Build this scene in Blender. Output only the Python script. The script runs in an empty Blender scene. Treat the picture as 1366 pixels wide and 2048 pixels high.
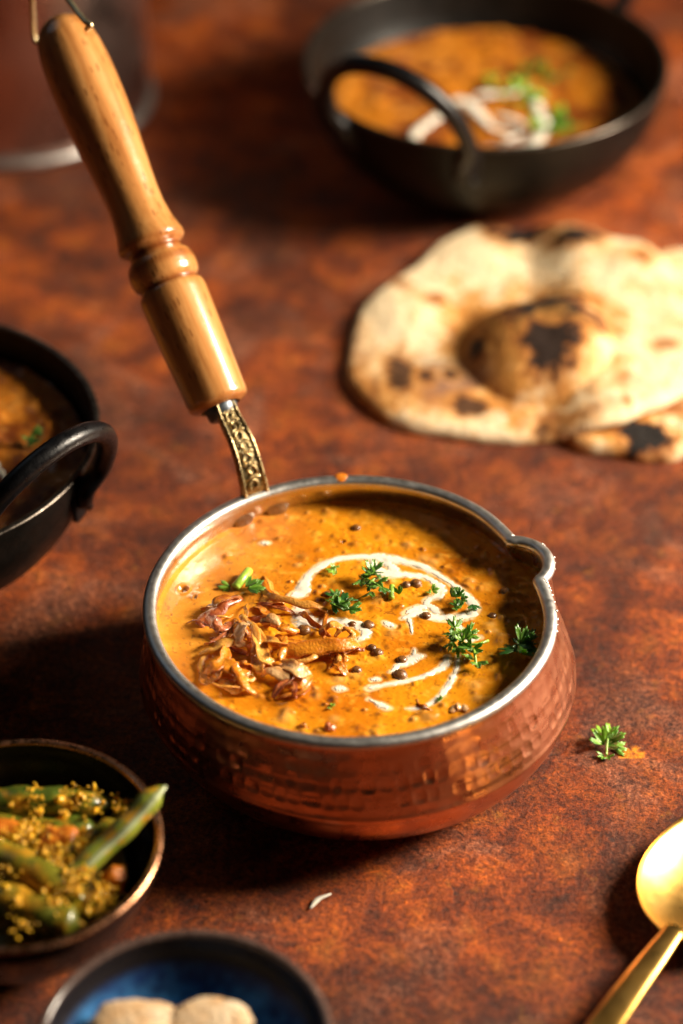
import bpy, math, random
import numpy as np
from mathutils import Vector, Matrix
random.seed(7)
RNG = np.random.RandomState(11)
scn = bpy.context.scene
COL = scn.collection
CM = 0.01
R = math.radians

# ------------------------------------------------------------------ camera
EL = R(38.2); F = 2048/36*85.0
DIR = np.array([0, math.cos(EL), -math.sin(EL)]); UP = np.array([0, math.sin(EL), math.cos(EL)]); RT = np.array([1., 0, 0])
RIMC = np.array([0, 0, 5.5]); DEPTH = 81.4
CAM = RIMC - DEPTH*(DIR + (703-683)/F*RT - (1203-1024)/F*UP)      # cm
cd = bpy.data.cameras.new("camera"); cam = bpy.data.objects.new("camera", cd); COL.objects.link(cam)
cam.location = Vector(CAM*CM); cam.rotation_euler = (R(90)-EL, 0, 0)
cd.sensor_fit = 'VERTICAL'; cd.sensor_height = 36; cd.sensor_width = 24; cd.lens = 85
cd.clip_start = .05; cd.clip_end = 50
cd.dof.use_dof = True; cd.dof.focus_distance = .818; cd.dof.aperture_fstop = 4.0
scn.camera = cam

def ray(px, py): return DIR + (px-683)/F*RT - (py-1024)/F*UP
def P(px, py, z=0.):
    d = ray(px, py); return CAM + d*((z-CAM[2])/d[2])
def PL(px, py, pt, n):
    d = ray(px, py); return CAM + d*(np.dot(np.array(pt)-CAM, n)/np.dot(d, n))

# ------------------------------------------------------------------ light
w = bpy.data.worlds.new("World"); scn.world = w; w.use_nodes = True
w.node_tree.nodes['Background'].inputs[0].default_value = (.9, .75, .62, 1)
w.node_tree.nodes['Background'].inputs[1].default_value = .008
def area(name, az, el, dist, sx, sy, power, col, aim=(0, 0, 3)):
    l = bpy.data.lights.new(name, 'AREA'); l.shape = 'RECTANGLE'; l.size = sx; l.size_y = sy; l.energy = power; l.color = col
    o = bpy.data.objects.new(name, l); COL.objects.link(o)
    a = Vector(aim)*CM; v = Vector((math.cos(az)*math.cos(el), math.sin(az)*math.cos(el), math.sin(el)))
    o.location = a+v*dist; o.rotation_euler = v.to_track_quat('Z', 'Y').to_euler()
    return o
area("key_softbox", R(11), R(32), .85, .28, .36, 29, (1, .86, .68), (7, 2, 3))
area("window", R(140), R(42), 1.7, .9, .8, .6, (.72, .86, 1))
scn.view_settings.view_transform = 'Standard'; scn.view_settings.look = 'None'
scn.view_settings.exposure = 0; scn.view_settings.gamma = 1

# ------------------------------------------------------------------ helpers
def mesh(name, V, Fc, mat=None, parent=None, smooth=True, col=None):
    if name in ('lentil', 'carrot_piece', 'bread_piece', 'yellow_crumbs', 'stalk', 'green_bean', 'naan', 'fried_onion', 'leaf', 'gravy_drip'):
        A = np.asarray(V, float); A = A-A.mean(0); q = np.array([f[:3] for f in Fc if len(f) >= 3])      # outward normals for closed pieces
        q4 = np.array([(f[0], f[2], f[3]) for f in Fc if len(f) == 4]).reshape(-1, 3)
        vol = sum(np.einsum('ij,ij->i', A[t[:, 0]], np.cross(A[t[:, 1]], A[t[:, 2]])).sum() for t in (q, q4) if len(t))
        if vol < 0: Fc = [tuple(f)[::-1] for f in Fc]
    me = bpy.data.meshes.new(name)
    me.from_pydata([tuple(v) for v in (np.asarray(V, float)*CM)], [], [tuple(int(i) for i in f) for f in Fc])
    if smooth: me.polygons.foreach_set('use_smooth', [True]*len(me.polygons))
    if col is not None:
        a = me.color_attributes.new('col', 'FLOAT_COLOR', 'POINT')
        c = np.ones((len(V), 4)); c[:, :3] = np.clip(col, 0, 1); a.data.foreach_set('color', c.ravel())
    o = bpy.data.objects.new(name, me); COL.objects.link(o)
    if mat: me.materials.append(mat)
    if parent is not None: o.parent = parent
    me.update(); return o
def thing(name, label, cat, loc=(0, 0, 0), group=None):
    o = bpy.data.objects.new(name, None); COL.objects.link(o); o.empty_display_size = .01
    o.location = Vector(loc)*CM; o['label'] = label; o['category'] = cat
    if group: o['group'] = group
    return o
def tag(o, label, cat, group=None):
    o['label'] = label; o['category'] = cat
    if group: o['group'] = group
    return o
def grid_faces(nr, nc, wrap=True):
    i, j = np.meshgrid(np.arange(nr-1), np.arange(nc if wrap else nc-1), indexing='ij')
    i = i.ravel(); j = j.ravel(); k = (j+1) % nc
    return np.stack([i*nc+j, i*nc+k, (i+1)*nc+k, (i+1)*nc+j], 1).tolist()
def lathe(prof, n=96, close=None):
    prof = np.array(prof, float); th = np.linspace(0, 2*math.pi, n, endpoint=False)
    V = np.stack([np.outer(prof[:, 0], np.cos(th)), np.outer(prof[:, 0], np.sin(th)), np.outer(prof[:, 1], np.ones(n))], -1).reshape(-1, 3)
    return V, grid_faces(len(prof), n)
def catmull(pts, n):
    pts = np.array(pts, float); k = len(pts)
    if k == 2: return np.array([pts[0]+(pts[1]-pts[0])*t for t in np.linspace(0, 1, n)])
    p = np.vstack([2*pts[0]-pts[1], pts, 2*pts[-1]-pts[-2]]); out = []
    for t in np.linspace(0, k-1, n):
        i = min(int(t), k-2); u = t-i; a, b, c, d = p[i], p[i+1], p[i+2], p[i+3]
        out.append(.5*((2*b)+(c-a)*u+(2*a-5*b+4*c-d)*u*u+(3*b-a-3*c+d)*u**3))
    return np.array(out)
def sweep(path, wid, hei, n=10, up=(0, 0, 1), twist=None, power=1.0, closed=False):
    """elliptic / squarish section swept along a path; wid, hei = half sizes (scalar or array)"""
    path = np.array(path, float); m = len(path)
    wid = np.ones(m)*wid; hei = np.ones(m)*hei
    if closed: T = np.roll(path, -1, 0)-np.roll(path, 1, 0)
    else: T = np.gradient(path, axis=0)
    T /= np.linalg.norm(T, axis=1)[:, None]+1e-9
    U = np.array(up, float) if np.ndim(up) == 2 else np.tile(np.array(up, float), (m, 1))
    Sd = np.cross(T, U); Sd /= np.linalg.norm(Sd, axis=1)[:, None]+1e-9
    N = np.cross(Sd, T)
    if twist is not None:
        tw = np.ones(m)*twist; c, s = np.cos(tw)[:, None], np.sin(tw)[:, None]; Sd, N = Sd*c+N*s, N*c-Sd*s
    a = np.linspace(0, 2*math.pi, n, endpoint=False)+math.pi/n
    ca = np.sign(np.cos(a))*np.abs(np.cos(a))**power; sa = np.sign(np.sin(a))*np.abs(np.sin(a))**power
    V = path[:, None, :]+Sd[:, None, :]*(wid[:, None]*ca)[:, :, None]+N[:, None, :]*(hei[:, None]*sa)[:, :, None]
    V = V.reshape(-1, 3); Fc = grid_faces(m, n)
    if closed: Fc += [((m-1)*n+j, (m-1)*n+(j+1) % n, (j+1) % n, j) for j in range(n)]
    else: Fc += [tuple(range(n))[::-1], tuple((m-1)*n+j for j in range(n))]
    return V, Fc
def join(parts):
    V = []; Fc = []; o = 0
    for v, f in parts:
        V.append(np.asarray(v, float)); Fc += [tuple(i+o for i in q) for q in f]; o += len(v)
    return np.vstack(V), Fc
_perm = RNG.rand(64, 64, 64)
def vnoise(x, y, z=0):
    x = np.asarray(x, float); y = np.asarray(y, float); z = np.asarray(z, float)+np.zeros_like(x)
    xi, yi, zi = np.floor(x).astype(int), np.floor(y).astype(int), np.floor(z).astype(int)
    fx, fy, fz = x-xi, y-yi, z-zi
    fx, fy, fz = [t*t*(3-2*t) for t in (fx, fy, fz)]
    r = 0
    for a in (0, 1):
        for b in (0, 1):
            for c in (0, 1):
                r = r+_perm[(xi+a) % 64, (yi+b) % 64, (zi+c) % 64]*(fx if a else 1-fx)*(fy if b else 1-fy)*(fz if c else 1-fz)
    return r*2-1
def fbm(x, y, z=0, oct=4):
    r = 0; a = 1; s = 0
    for k in range(oct):
        r = r+a*vnoise(x*2**k+17*k, y*2**k+5*k, np.asarray(z)*2**k+3*k); s += a; a *= .5
    return r/s
def sstep(a, b, x):
    t = np.clip((np.asarray(x, float)-a)/(b-a), 0, 1); return t*t*(3-2*t)

# ------------------------------------------------------------------ materials
class M:
    def __init__(s, name):
        s.m = bpy.data.materials.new(name); s.m.use_nodes = True; s.t = s.m.node_tree; s.b = s.t.nodes['Principled BSDF']
    def n(s, ty, **kw):
        x = s.t.nodes.new(ty)
        for k, v in kw.items():
            if k.startswith('i_'):
                key = k[2:]; key = int(key) if key.isdigit() else key.replace('_', ' ')
                x.inputs[key].default_value = v
            else: setattr(x, k, v)
        return x
    def l(s, a, b): s.t.links.new(a, b)
    def coord(s, scale=100., sc=None):
        c = s.n('ShaderNodeTexCoord'); m = s.n('ShaderNodeMapping'); m.inputs['Scale'].default_value = sc or (scale,)*3
        s.l(c.outputs['Object'], m.inputs[0]); return m.outputs[0]
    def noise(s, v, scale, detail=4, rough=.55, dist=0):
        x = s.n('ShaderNodeTexNoise'); x.inputs['Scale'].default_value = scale; x.inputs['Detail'].default_value = detail
        x.inputs['Roughness'].default_value = rough; x.inputs['Distortion'].default_value = dist; s.l(v, x.inputs['Vector']); return x.outputs['Fac']
    def ramp(s, f, stops, interp='LINEAR'):
        r = s.n('ShaderNodeValToRGB'); r.color_ramp.interpolation = interp; e = r.color_ramp.elements
        while len(e) < len(stops): e.new(.5)
        for q, (p, c) in zip(e, stops): q.position = p; q.color = (*c, 1) if len(c) == 3 else c
        s.l(f, r.inputs[0]); return r.outputs[0]
    def mix(s, f, a, b, bt='MIX'):
        x = s.n('ShaderNodeMix'); x.data_type = 'RGBA'; x.blend_type = bt
        for k, v in ((0, f), (6, a), (7, b)):
            if isinstance(v, (int, float)): x.inputs[k].default_value = v
            elif isinstance(v, tuple): x.inputs[k].default_value = (*v, 1) if len(v) == 3 else v
            else: s.l(v, x.inputs[k])
        return x.outputs[2]
    def math(s, op, a, b=0.):
        x = s.n('ShaderNodeMath'); x.operation = op
        for k, v in ((0, a), (1, b)):
            if isinstance(v, (int, float)): x.inputs[k].default_value = v
            else: s.l(v, x.inputs[k])
        return x.outputs[0]
    def bump(s, h, strength=.3, dist=.001, prev=None):
        x = s.n('ShaderNodeBump'); x.inputs['Strength'].default_value = strength; x.inputs['Distance'].default_value = dist
        s.l(h, x.inputs['Height'])
        if prev: s.l(prev, x.inputs['Normal'])
        s.l(x.outputs[0], s.b.inputs['Normal']); return x.outputs[0]
    def set(s, **kw):
        for k, v in kw.items():
            key = {'base': 'Base Color', 'rough': 'Roughness', 'metal': 'Metallic', 'coat': 'Coat Weight', 'coatr': 'Coat Roughness', 'sss': 'Subsurface Weight', 'spec': 'Specular IOR Level', 'sssr': 'Subsurface Radius', 'ssss': 'Subsurface Scale'}[k]
            i = s.b.inputs[key]
            if isinstance(v, (int, float)): i.default_value = v
            elif isinstance(v, tuple): i.default_value = (*v, 1) if (len(v) == 3 and key == 'Base Color') else v
            else: s.l(v, i)
        return s

def simple(name, c1, c2, scale=3, rough=.4, metal=0., bump=.2, bdist=.0005, coat=0., sss=0., spec=.5, rv=.1, bscale=None):
    m = M(name); v = m.coord(); f = m.noise(v, scale, 5)
    m.set(base=m.ramp(f, [(.3, c1), (.7, c2)]), metal=metal, coat=coat, spec=spec)
    m.set(rough=m.ramp(m.noise(v, scale*1.7, 4), [(.3, (rough-rv,)*3), (.7, (rough+rv,)*3)]))
    if sss: m.set(sss=sss, sssr=(.004, .002, .001), ssss=1.)
    if bump: m.bump(m.noise(v, bscale or scale*4, 4), bump, bdist)
    return m.m

def mat_table():
    m = M('rusted_metal_table'); v = m.coord()
    big = m.noise(v, .11, 6, .6, .6); mid = m.noise(v, .55, 8, .68, .3); fine = m.noise(v, 4.5, 6, .75); fine2 = m.noise(v, 11, 4, .7)
    base = m.ramp(mid, [(.28, (.040, .012, .007)), (.42, (.13, .025, .006)), (.52, (.215, .045, .007)), (.62, (.30, .074, .008)), (.75, (.26, .095, .040))])
    alt = m.ramp(mid, [(.30, (.05, .018, .009)), (.45, (.18, .034, .004)), (.58, (.34, .072, .005)), (.72, (.42, .14, .010))])
    c = m.mix(m.ramp(big, [(.42, (0, 0, 0)), (.6, (1, 1, 1))]), base, alt)
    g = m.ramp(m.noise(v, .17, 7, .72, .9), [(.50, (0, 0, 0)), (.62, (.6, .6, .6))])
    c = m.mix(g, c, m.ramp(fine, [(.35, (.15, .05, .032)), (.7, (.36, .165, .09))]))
    c = m.mix(.85, c, m.ramp(m.noise(v, .10, 5, .62, 1.2), [(.36, (.38, .33, .33)), (.5, (.95, .92, .92)), (.62, (1.45, 1.4, 1.35))]), 'MULTIPLY')
    c = m.mix(.9, c, m.ramp(fine, [(.34, (.22, .18, .18)), (.48, (.9, .9, .9)), (.64, (1.7, 1.65, 1.6))]), 'MULTIPLY')
    c = m.mix(.6, c, m.ramp(fine2, [(.38, (.4, .36, .36)), (.62, (1.5, 1.5, 1.5))]), 'MULTIPLY')
    c = m.mix(.45, c, m.ramp(m.noise(v, 1.7, 6, .7, .8), [(.36, (.35, .3, .3)), (.5, (.95, .9, .9)), (.64, (1.5, 1.35, 1.2))]), 'MULTIPLY')
    och = m.ramp(m.noise(v, .8, 6, .75, .3), [(.60, (0, 0, 0)), (.68, (.6, .6, .6))]); c = m.mix(och, c, m.ramp(fine, [(.4, (.16, .05, .008)), (.6, (.45, .17, .014))]))
    pits = m.ramp(m.noise(v, 1.3, 5, .6), [(.66, (0, 0, 0)), (.70, (.9, .9, .9))])
    c = m.mix(pits, c, (.05, .022, .018))
    # turmeric stain
    q = P(1266, 1508, 0); geo = m.n('ShaderNodeVectorMath', operation='DISTANCE'); m.l(v, geo.inputs[0]); geo.inputs[1].default_value = tuple(q)
    d = m.math('ADD', geo.outputs['Value'], m.math('MULTIPLY', m.math('SUBTRACT', m.noise(v, 2.2, 4), .5), 1.1))
    c = m.mix(m.ramp(d, [(.3, (1, 1, 1)), (.42, (0, 0, 0))]), c, m.ramp(fine, [(.38, (.35, .08, .01)), (.55, (.85, .30, .012))]))
    m.set(base=c, rough=m.ramp(mid, [(.3, (.42,)*3), (.7, (.62,)*3)]), spec=.3)
    b = m.bump(fine, 1., .0016); m.bump(mid, .6, .002, b)
    return m.m
def mat_vcol(name, rough=.35, coat=0., sss=0., spec=.5, bscale=12, bump=.2, bd=.0005, sssr=(.004, .0015, .0006), mot=.5):
    m = M(name); v = m.coord(); a = m.n('ShaderNodeAttribute', attribute_name='col')
    f = m.noise(v, 9, 4)
    m.set(base=m.mix(mot, a.outputs['Color'], m.ramp(f, [(.3, (.72,)*3), (.7, (1.25,)*3)]), 'MULTIPLY'), coat=coat, spec=spec)
    m.set(rough=m.ramp(m.noise(v, 5, 4), [(.3, (rough*.75,)*3), (.7, (rough*1.3,)*3)]))
    if sss: m.set(sss=sss, sssr=sssr, ssss=1.)
    m.bump(m.noise(v, bscale, 5), bump, bd); return m.m
def mat_wood():
    m = M('varnished_beech'); v = m.coord(); vs = m.coord(sc=(100, 100, 9))
    g = m.noise(vs, 2.4, 6, .6, .4); base = m.ramp(g, [(.28, (.38, .135, .03)), (.5, (.60, .265, .075)), (.74, (.72, .37, .13))])
    fl = m.n('ShaderNodeTexVoronoi'); fl.inputs['Scale'].default_value = 1.0; mp = m.coord(sc=(800, 800, 200)); m.l(mp, fl.inputs['Vector'])
    sep = m.n('ShaderNodeSeparateColor'); m.l(fl.outputs['Color'], sep.inputs[0])
    on = m.math('MULTIPLY', m.math('GREATER_THAN', sep.outputs[0], .80), m.math('LESS_THAN', fl.outputs['Distance'], .36))
    c = m.mix(m.math('MULTIPLY', on, .75), base, (.26, .085, .02))
    # darker rings at the turned grooves, bead and end (attribute set on the mesh)
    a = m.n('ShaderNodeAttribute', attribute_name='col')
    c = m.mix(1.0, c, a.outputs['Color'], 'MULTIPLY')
    m.set(base=c, rough=.30, coat=1., coatr=.09)
    b = m.bump(m.noise(vs, 5, 4), .12, .0005); m.bump(m.noise(v, 3.0, 3), .12, .001, b); return m.m

MT = {}
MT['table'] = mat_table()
MT['copper'] = simple('hammered_copper', (.60, .27, .14), (.82, .44, .28), .7, .30, 1, .08, .0008, rv=.08, bscale=4)
MT['copper2'] = simple('polished_copper', (.42, .28, .24), (.54, .38, .33), .3, .30, 1, .05, .0005, rv=.05)
MT['steel'] = simple('brushed_steel', (.60, .59, .57), (.74, .73, .70), 2, .42, 1, .08, .0004, rv=.06)
MT['steel_in'] = simple('steel_lining', (.50, .44, .36), (.62, .56, .47), 1.2, .30, 1, .1, .0006, rv=.06)
MT['rivet'] = simple('dull_steel', (.26, .22, .19), (.42, .38, .34), 3, .35, 1, .2)
MT['brass'] = simple('aged_brass', (.26, .19, .09), (.72, .57, .30), 4, .28, 1, .3, .0006, rv=.1)
MT['wire'] = simple('brass_wire', (.75, .62, .36), (.85, .74, .48), 4, .4, 1, .1)
MT['ferrule'] = simple('grey_metal', (.10, .12, .14), (.17, .19, .22), 4, .4, .7, .2)
MT['iron'] = simple('black_iron', (.003, .0025, .002), (.009, .0065, .005), 1.0, .42, .0, .2, .0008, spec=.18, rv=.10)
MT['iron_h'] = simple('black_handle', (.002, .002, .0025), (.006, .006, .007), 3, .34, .0, .2, .0005, spec=.4)
MT['iron_rim'] = simple('worn_iron_rim', (.05, .04, .033), (.14, .12, .10), 3, .32, .9, .1, .0004)
MT['wood'] = mat_wood()
MT['soup'] = mat_vcol('dal_gravy', .22, .35, .10, .5, 6, .14, .0006, mot=.22)
MT['curry'] = mat_vcol('curry_gravy', .34, .3, .08, .5, 7, .35, .0008)
MT['cream'] = simple('cream', (.86, .78, .62), (.90, .85, .74), 5, .28, 0, .08, .0004, coat=.2, sss=.1)
MT['onion'] = mat_vcol('fried_onion', .26, .55, .08, .5, 10, .7, .0006, (.004, .0012, .0004))
MT['leaf'] = mat_vcol('coriander_leaf', .38, .25, .08, .5, 8, .4, .0005, (.001, .003, .0005))
MT['lentil'] = simple('black_lentil', (.06, .022, .012), (.30, .12, .025), 7, .28, 0, .4, .0005, coat=.5)
MT['naan'] = mat_vcol('naan_bread', .75, 0, .1, .25, 4, .6, .0012, (.004, .002, .001))
MT['bowl_dark'] = simple('dark_bowl_glaze', (.003, .0025, .003), (.007, .005, .005), .6, .25, 0, .05, .0004, coat=.2)
MT['rim_cu'] = simple('copper_bowl_rim', (.62, .27, .13), (.80, .42, .24), 3, .28, 1, .1)
MT['bean'] = mat_vcol('green_bean', .35, .3, .05, .5, 7, .3, .0005, (.001, .002, .0005))
MT['carrot'] = simple('cooked_carrot', (.50, .12, .008), (.75, .24, .02), 3, .3, 0, .4, .001, coat=.3, sss=.1)
MT['crumb'] = simple('yellow_lentil_crumb', (.74, .34, .006), (.90, .52, .02), 4, .35, 0, .3, coat=.2, sss=.1)
MT['gold'] = simple('gold_metal', (.74, .42, .10), (.84, .52, .15), .8, .31, 1, .04, .0004, rv=.04)
MT['blue'] = mat_vcol('blue_glaze', .32, 0, 0, .2, 6, .1)
MT['bowl_rim'] = simple('brown_glaze_rim', (.06, .035, .03), (.13, .085, .07), 3, .22, 0, .1, coat=.5)
MT['bread'] = simple('pale_bread', (.60, .34, .14), (.82, .66, .45), 1.2, .6, 0, .8, .002, sss=.1)

# ------------------------------------------------------------------ table
def build_table():
    xs = np.concatenate([[-260, -120, -60], np.linspace(-30, 30, 41), [60, 120, 260]]); ys = np.concatenate([[-120, -60], np.linspace(-25, 55, 55), [90, 160, 300]])
    X, Y = np.meshgrid(xs, ys, indexing='ij'); k = (np.abs(X) < 40)
    Z = np.where(k, .02*fbm(X*.4, Y*.4), 0)-.02
    V = np.stack([X, Y, Z], -1).reshape(-1, 3)
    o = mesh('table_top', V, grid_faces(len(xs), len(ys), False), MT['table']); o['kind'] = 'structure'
    o['label'] = 'rust coloured mottled metal table surface'
    return o
build_table()

# ------------------------------------------------------------------ the copper handi
SP = R(20.5)
def spout(th, wz):
    d = (th-SP+math.pi) % (2*math.pi)-math.pi
    dip = -.055*np.exp(-(d/R(24))**2); b = .105*np.sqrt(np.clip(1-(d/R(9.2))**2, 0, 1))
    b = .105*np.clip(1-(d/R(10.2))**2, 0, 1)**.8
    return 1+(dip+b)*wz
def shift(z): return np.array([.42, .0])*np.clip((5.5-z)/5.5, 0, 1)
PROF = catmull([(6.86, 5.35), (6.88, 5.05), (7.02, 4.5), (7.22, 3.8), (7.40, 3.1), (7.47, 2.55), (7.40, 2.3), (7.15, 1.6), (6.6, .85), (5.8, .28), (5.0, .03), (4.6, .0)], 150)
PAN_N = 1300
def pan_body():
    th = np.linspace(0, 2*math.pi, PAN_N, endpoint=False); V = []
    cosr = 0
    for r, z in PROF:
        wz = sstep(3.4, 5.3, z); rr = r*spout(th, wz)
        # hammered rows
        disp = np.zeros_like(th)
        for row, (zc, hz, nd, amp) in enumerate([(4.98, .20, 88, .008), (4.46, .22, 90, .012), (3.90, .24, 92, .030), (3.28, .24, 94, .030), (2.86, .12, 94, .008)]):
            ph = th*nd/(2*math.pi)+row*.37+.30*vnoise(th*9, row*5.+0*th); k = np.floor(ph); u = (ph-k-.5)*2
            jit = (_perm[(k.astype(int)) % 64, row, 7]-.5)
            a = amp*(.3+1.3*_perm[(k.astype(int)) % 64, row, 3]); zz = (z-zc-jit*.07)/hz
            q = np.clip(1-(np.abs(u)**2.6+abs(1)*np.abs(zz)**2.6), 0, 1)
            disp -= a*q**.8
        disp += .005*vnoise(th*14, 0*th+z*2.2)+.016*vnoise(th*3, 0*th+z*.8)
        disp += .035*math.exp(-((z-2.62)/.09)**2)+.014*math.exp(-((z-4.0)/.05)**2)+.014*math.exp(-((z-3.36)/.05)**2)
        rr = rr+disp; s = shift(z)
        V.append(np.stack([rr*np.cos(th)+s[0], rr*np.sin(th)+s[1], z+0*th], 1))
    V = np.vstack(V); Fc = grid_faces(len(PROF), PAN_N)
    return V, Fc
pan = thing('copper_pan', 'hammered copper pan with steel rim, pouring lip and turned wooden handle, full of dal', 'pan')
mesh('body', *pan_body(), MT['copper'], pan)
# base disc
Vb, Fb = lathe([(4.62, .002), (.05, .002)], 96); Vb[:, 0] += .42; mesh('base', Vb, Fb, MT['copper'], pan)
th = np.linspace(0, 2*math.pi, 720, endpoint=False)
# lining
V = []
for r, z in catmull([(6.72, 5.52), (6.60, 5.40), (6.60, 5.15), (6.74, 4.7), (6.9, 4.2), (7.05, 3.6)], 28):
    rr = r*spout(th, sstep(3.4, 5.3, z))+.008*vnoise(th*6, 0*th+z*2); s = shift(z)
    V.append(np.stack([rr*np.cos(th)+s[0], rr*np.sin(th), z+0*th], 1))
mesh('lining', np.vstack(V), [f[::-1] for f in grid_faces(28, 720)], MT['steel_in'], pan)
# rolled rim
rr = 6.80*spout(th, 1.)
path = np.stack([rr*np.cos(th), rr*np.sin(th), 5.40+.012*vnoise(th*5, 0*th)+.07*np.exp(-(((th-SP+math.pi) % (2*math.pi)-math.pi)/R(9))**2)], 1)
mesh('rim', *sweep(path, .235, .19, 16, closed=True), MT['steel'], pan)
# rivets
def dome(r, h, n=24, k=6):
    pr = [(r*math.cos(a), h*math.sin(a)) for a in np.linspace(0, math.pi/2-.02, k)]
    return lathe([(r, -h*.6)]+pr, n)
def place(V, origin, zdir, xdir=(1, .01, 0)):
    z = np.array(zdir, float); z /= np.linalg.norm(z); x = np.array(xdir, float); x -= z*np.dot(x, z); x /= np.linalg.norm(x); y = np.cross(z, x)
    return np.asarray(V) @ np.stack([x, y, z])+np.array(origin, float)
for a in (124.6, 113.2):
    a = R(a); v, f = dome(.42, .08); o = (6.70*math.cos(a), 6.70*math.sin(a), 4.72)
    mesh('rivet', place(v, o, (-math.cos(a), -math.sin(a), .12)), f, MT['rivet'], pan)
# tiny water drops clinging outside the pouring lip
_d = []; _q = np.random.RandomState(4)
for k in range(34):
    a = R(_q.uniform(-14, 26)); rr_ = 7.02*float(spout(np.array([a]), 1.)[0]); v, f = dome(_q.uniform(.03, .07), .05, 8, 4); _d.append((place(v, (rr_*math.cos(a), rr_*math.sin(a), 5.46+_q.uniform(-.07, .06)), (math.cos(a), math.sin(a), .8)), f))
_o = mesh('droplets', *join(_d), MT['steel'], pan); _o['kind'] = 'stuff'
# handle plane
AZ = R(120); HA = np.array([math.cos(AZ), math.sin(AZ), 0]); HN = np.array([math.cos(AZ-math.pi/2), math.sin(AZ-math.pi/2), 0])
def HP(px, py): return PL(px, py, (0, 0, 0), HN)
# stem: brass bar
c0 = HA*7.12+np.array([0, 0, 3.9]); c1 = HA*7.12+np.array([0, 0, 4.7])
sp = catmull([c0, c1, HP(513, 990), HP(501, 932), HP(484, 880), HP(462, 835), HP(446, 800)], 60)
T = np.gradient(sp, axis=0); T /= np.linalg.norm(T, axis=1)[:, None]
Nn = np.cross(HN, T)            # in-plane normal
if np.dot(Nn[40], -HA) < 0: Nn = -Nn
hw = np.interp(np.linspace(0, 1, 60), [0, .35, .75, .95, 1], [.60, .50, .42, .36, .30])
V, Fc = sweep(sp-Nn*.20, hw, .17, 12, up=Nn, power=.35)
mesh('stem', V, Fc, MT['brass'], pan)
parts = []
for sgn in (-1, 1):
    e = sp+HN*(hw*.86*sgn)[:, None]-Nn*.0
    parts.append(sweep(e, .055, .06, 8, up=Nn))
def stem_pt(t, s, lift=.0):
    i = t*59; k = int(min(58, i)); u = i-k; p = sp[k]*(1-u)+sp[k+1]*u; return p+HN*hw[k]*s*.8+Nn[k]*lift
for ti in np.arange(.40, .93, .075):                      # scroll ornament between the ridges
    sg = 1 if int(round((ti-.40)/.075)) % 2 else -1
    pts = []
    for a in np.linspace(-.6, 4.6, 14):
        rr_ = .62*(1-a/7.5); pts.append(stem_pt(ti+.034*rr_*math.sin(a)/.62, sg*(rr_*math.cos(a)*.85), .0))
    parts.append(sweep(np.array(pts), .055, .05, 6, up=np.tile(Nn[35], (14, 1))))
    parts.append(sweep(catmull([stem_pt(ti+.035, -.75*sg), stem_pt(ti+.045, -.1), stem_pt(ti+.03, .75*sg)], 8), .05, .045, 6, up=np.tile(Nn[35], (8, 1))))
mesh('ornament', *join(parts), MT['brass'], pan)
# ferrule + wood : local frame along handle axis
B0 = HP(441, 815); T0 = HP(112, 33)
ax = (T0-B0); L = np.linalg.norm(ax); ax /= L; kk = L/846.
Vf, Ff = lathe([(.02, -.42), (.50, -.42), (.56, -.36), (.60, -.1), (.62, .2)], 40)
mesh('ferrule', place(Vf, B0, ax), Ff, MT['ferrule'], pan)
hp = [(0, 40), (1, 52), (6, 58), (14, 60), (60, 61.5), (130, 64), (200, 66), (236, 67), (246, 66), (253, 62), (256, 58), (259, 57), (263, 60), (270, 65), (280, 67.5), (292, 68), (304, 67), (314, 63), (320, 57), (326, 53.5), (332, 53), (336, 56), (340, 62), (346, 67), (354, 67.5), (364, 64.5), (385, 59), (420, 54.5), (455, 54.5), (490, 56.8), (540, 60.5), (585, 64), (640, 66.5), (690, 67), (735, 66), (770, 63), (800, 57), (818, 49), (832, 37), (842, 20), (846, 3)]
hp = np.array(hp, float); tt = np.concatenate([np.linspace(0, 250, 50), np.linspace(251, 375, 110), np.linspace(378, 846, 120)])
pr = np.interp(tt, hp[:, 0], hp[:, 1]); ker = np.array([1, 2, 1])/4.; pr2 = np.convolve(np.pad(pr, 1, 'edge'), ker, 'valid'); pr2[0] = pr[0]; pr2[-1] = pr[-1]
Vh, Fh = lathe(np.stack([pr2*kk, tt*kk], 1), 96)
ring_tone = 1-.55*np.exp(-((tt-257)/6)**2)-.6*np.exp(-((tt-329)/9)**2)-.35*np.exp(-((tt-300)/9)**2)-.3*np.exp(-((tt-2)/9)**2)-.25*np.exp(-((tt-347)/7)**2)  # tone drops in rings at the grooves, bead and lower end
ring_tone = np.repeat(ring_tone, 96)
cc = np.stack([ring_tone, ring_tone**1.5, ring_tone**1.9], 1)
ho = mesh('wooden_handle', Vh, Fh, MT['wood'], pan, col=cc)
z = Vector(ax); x = Vector(HN); y = z.cross(x); x = y.cross(z)
mt = Matrix((x, y, z)).transposed().to_4x4(); mt.translation = Vector(B0*CM); ho.matrix_basis = mt
# wire loop
wp = [HP(88, 88), HP(76, 86), HP(69, 76), HP(66, 40), HP(65, -20), HP(78, -60), HP(100, -62), HP(124, -20), HP(150, 18), HP(172, 44), HP(181, 50), HP(174, 58)]
wp = [np.array(p)-HN*0 for p in wp]
mesh('hanging_loop', *sweep(catmull(wp, 90), .11, .11, 10, up=tuple(HN)), MT['wire'], pan)

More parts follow.
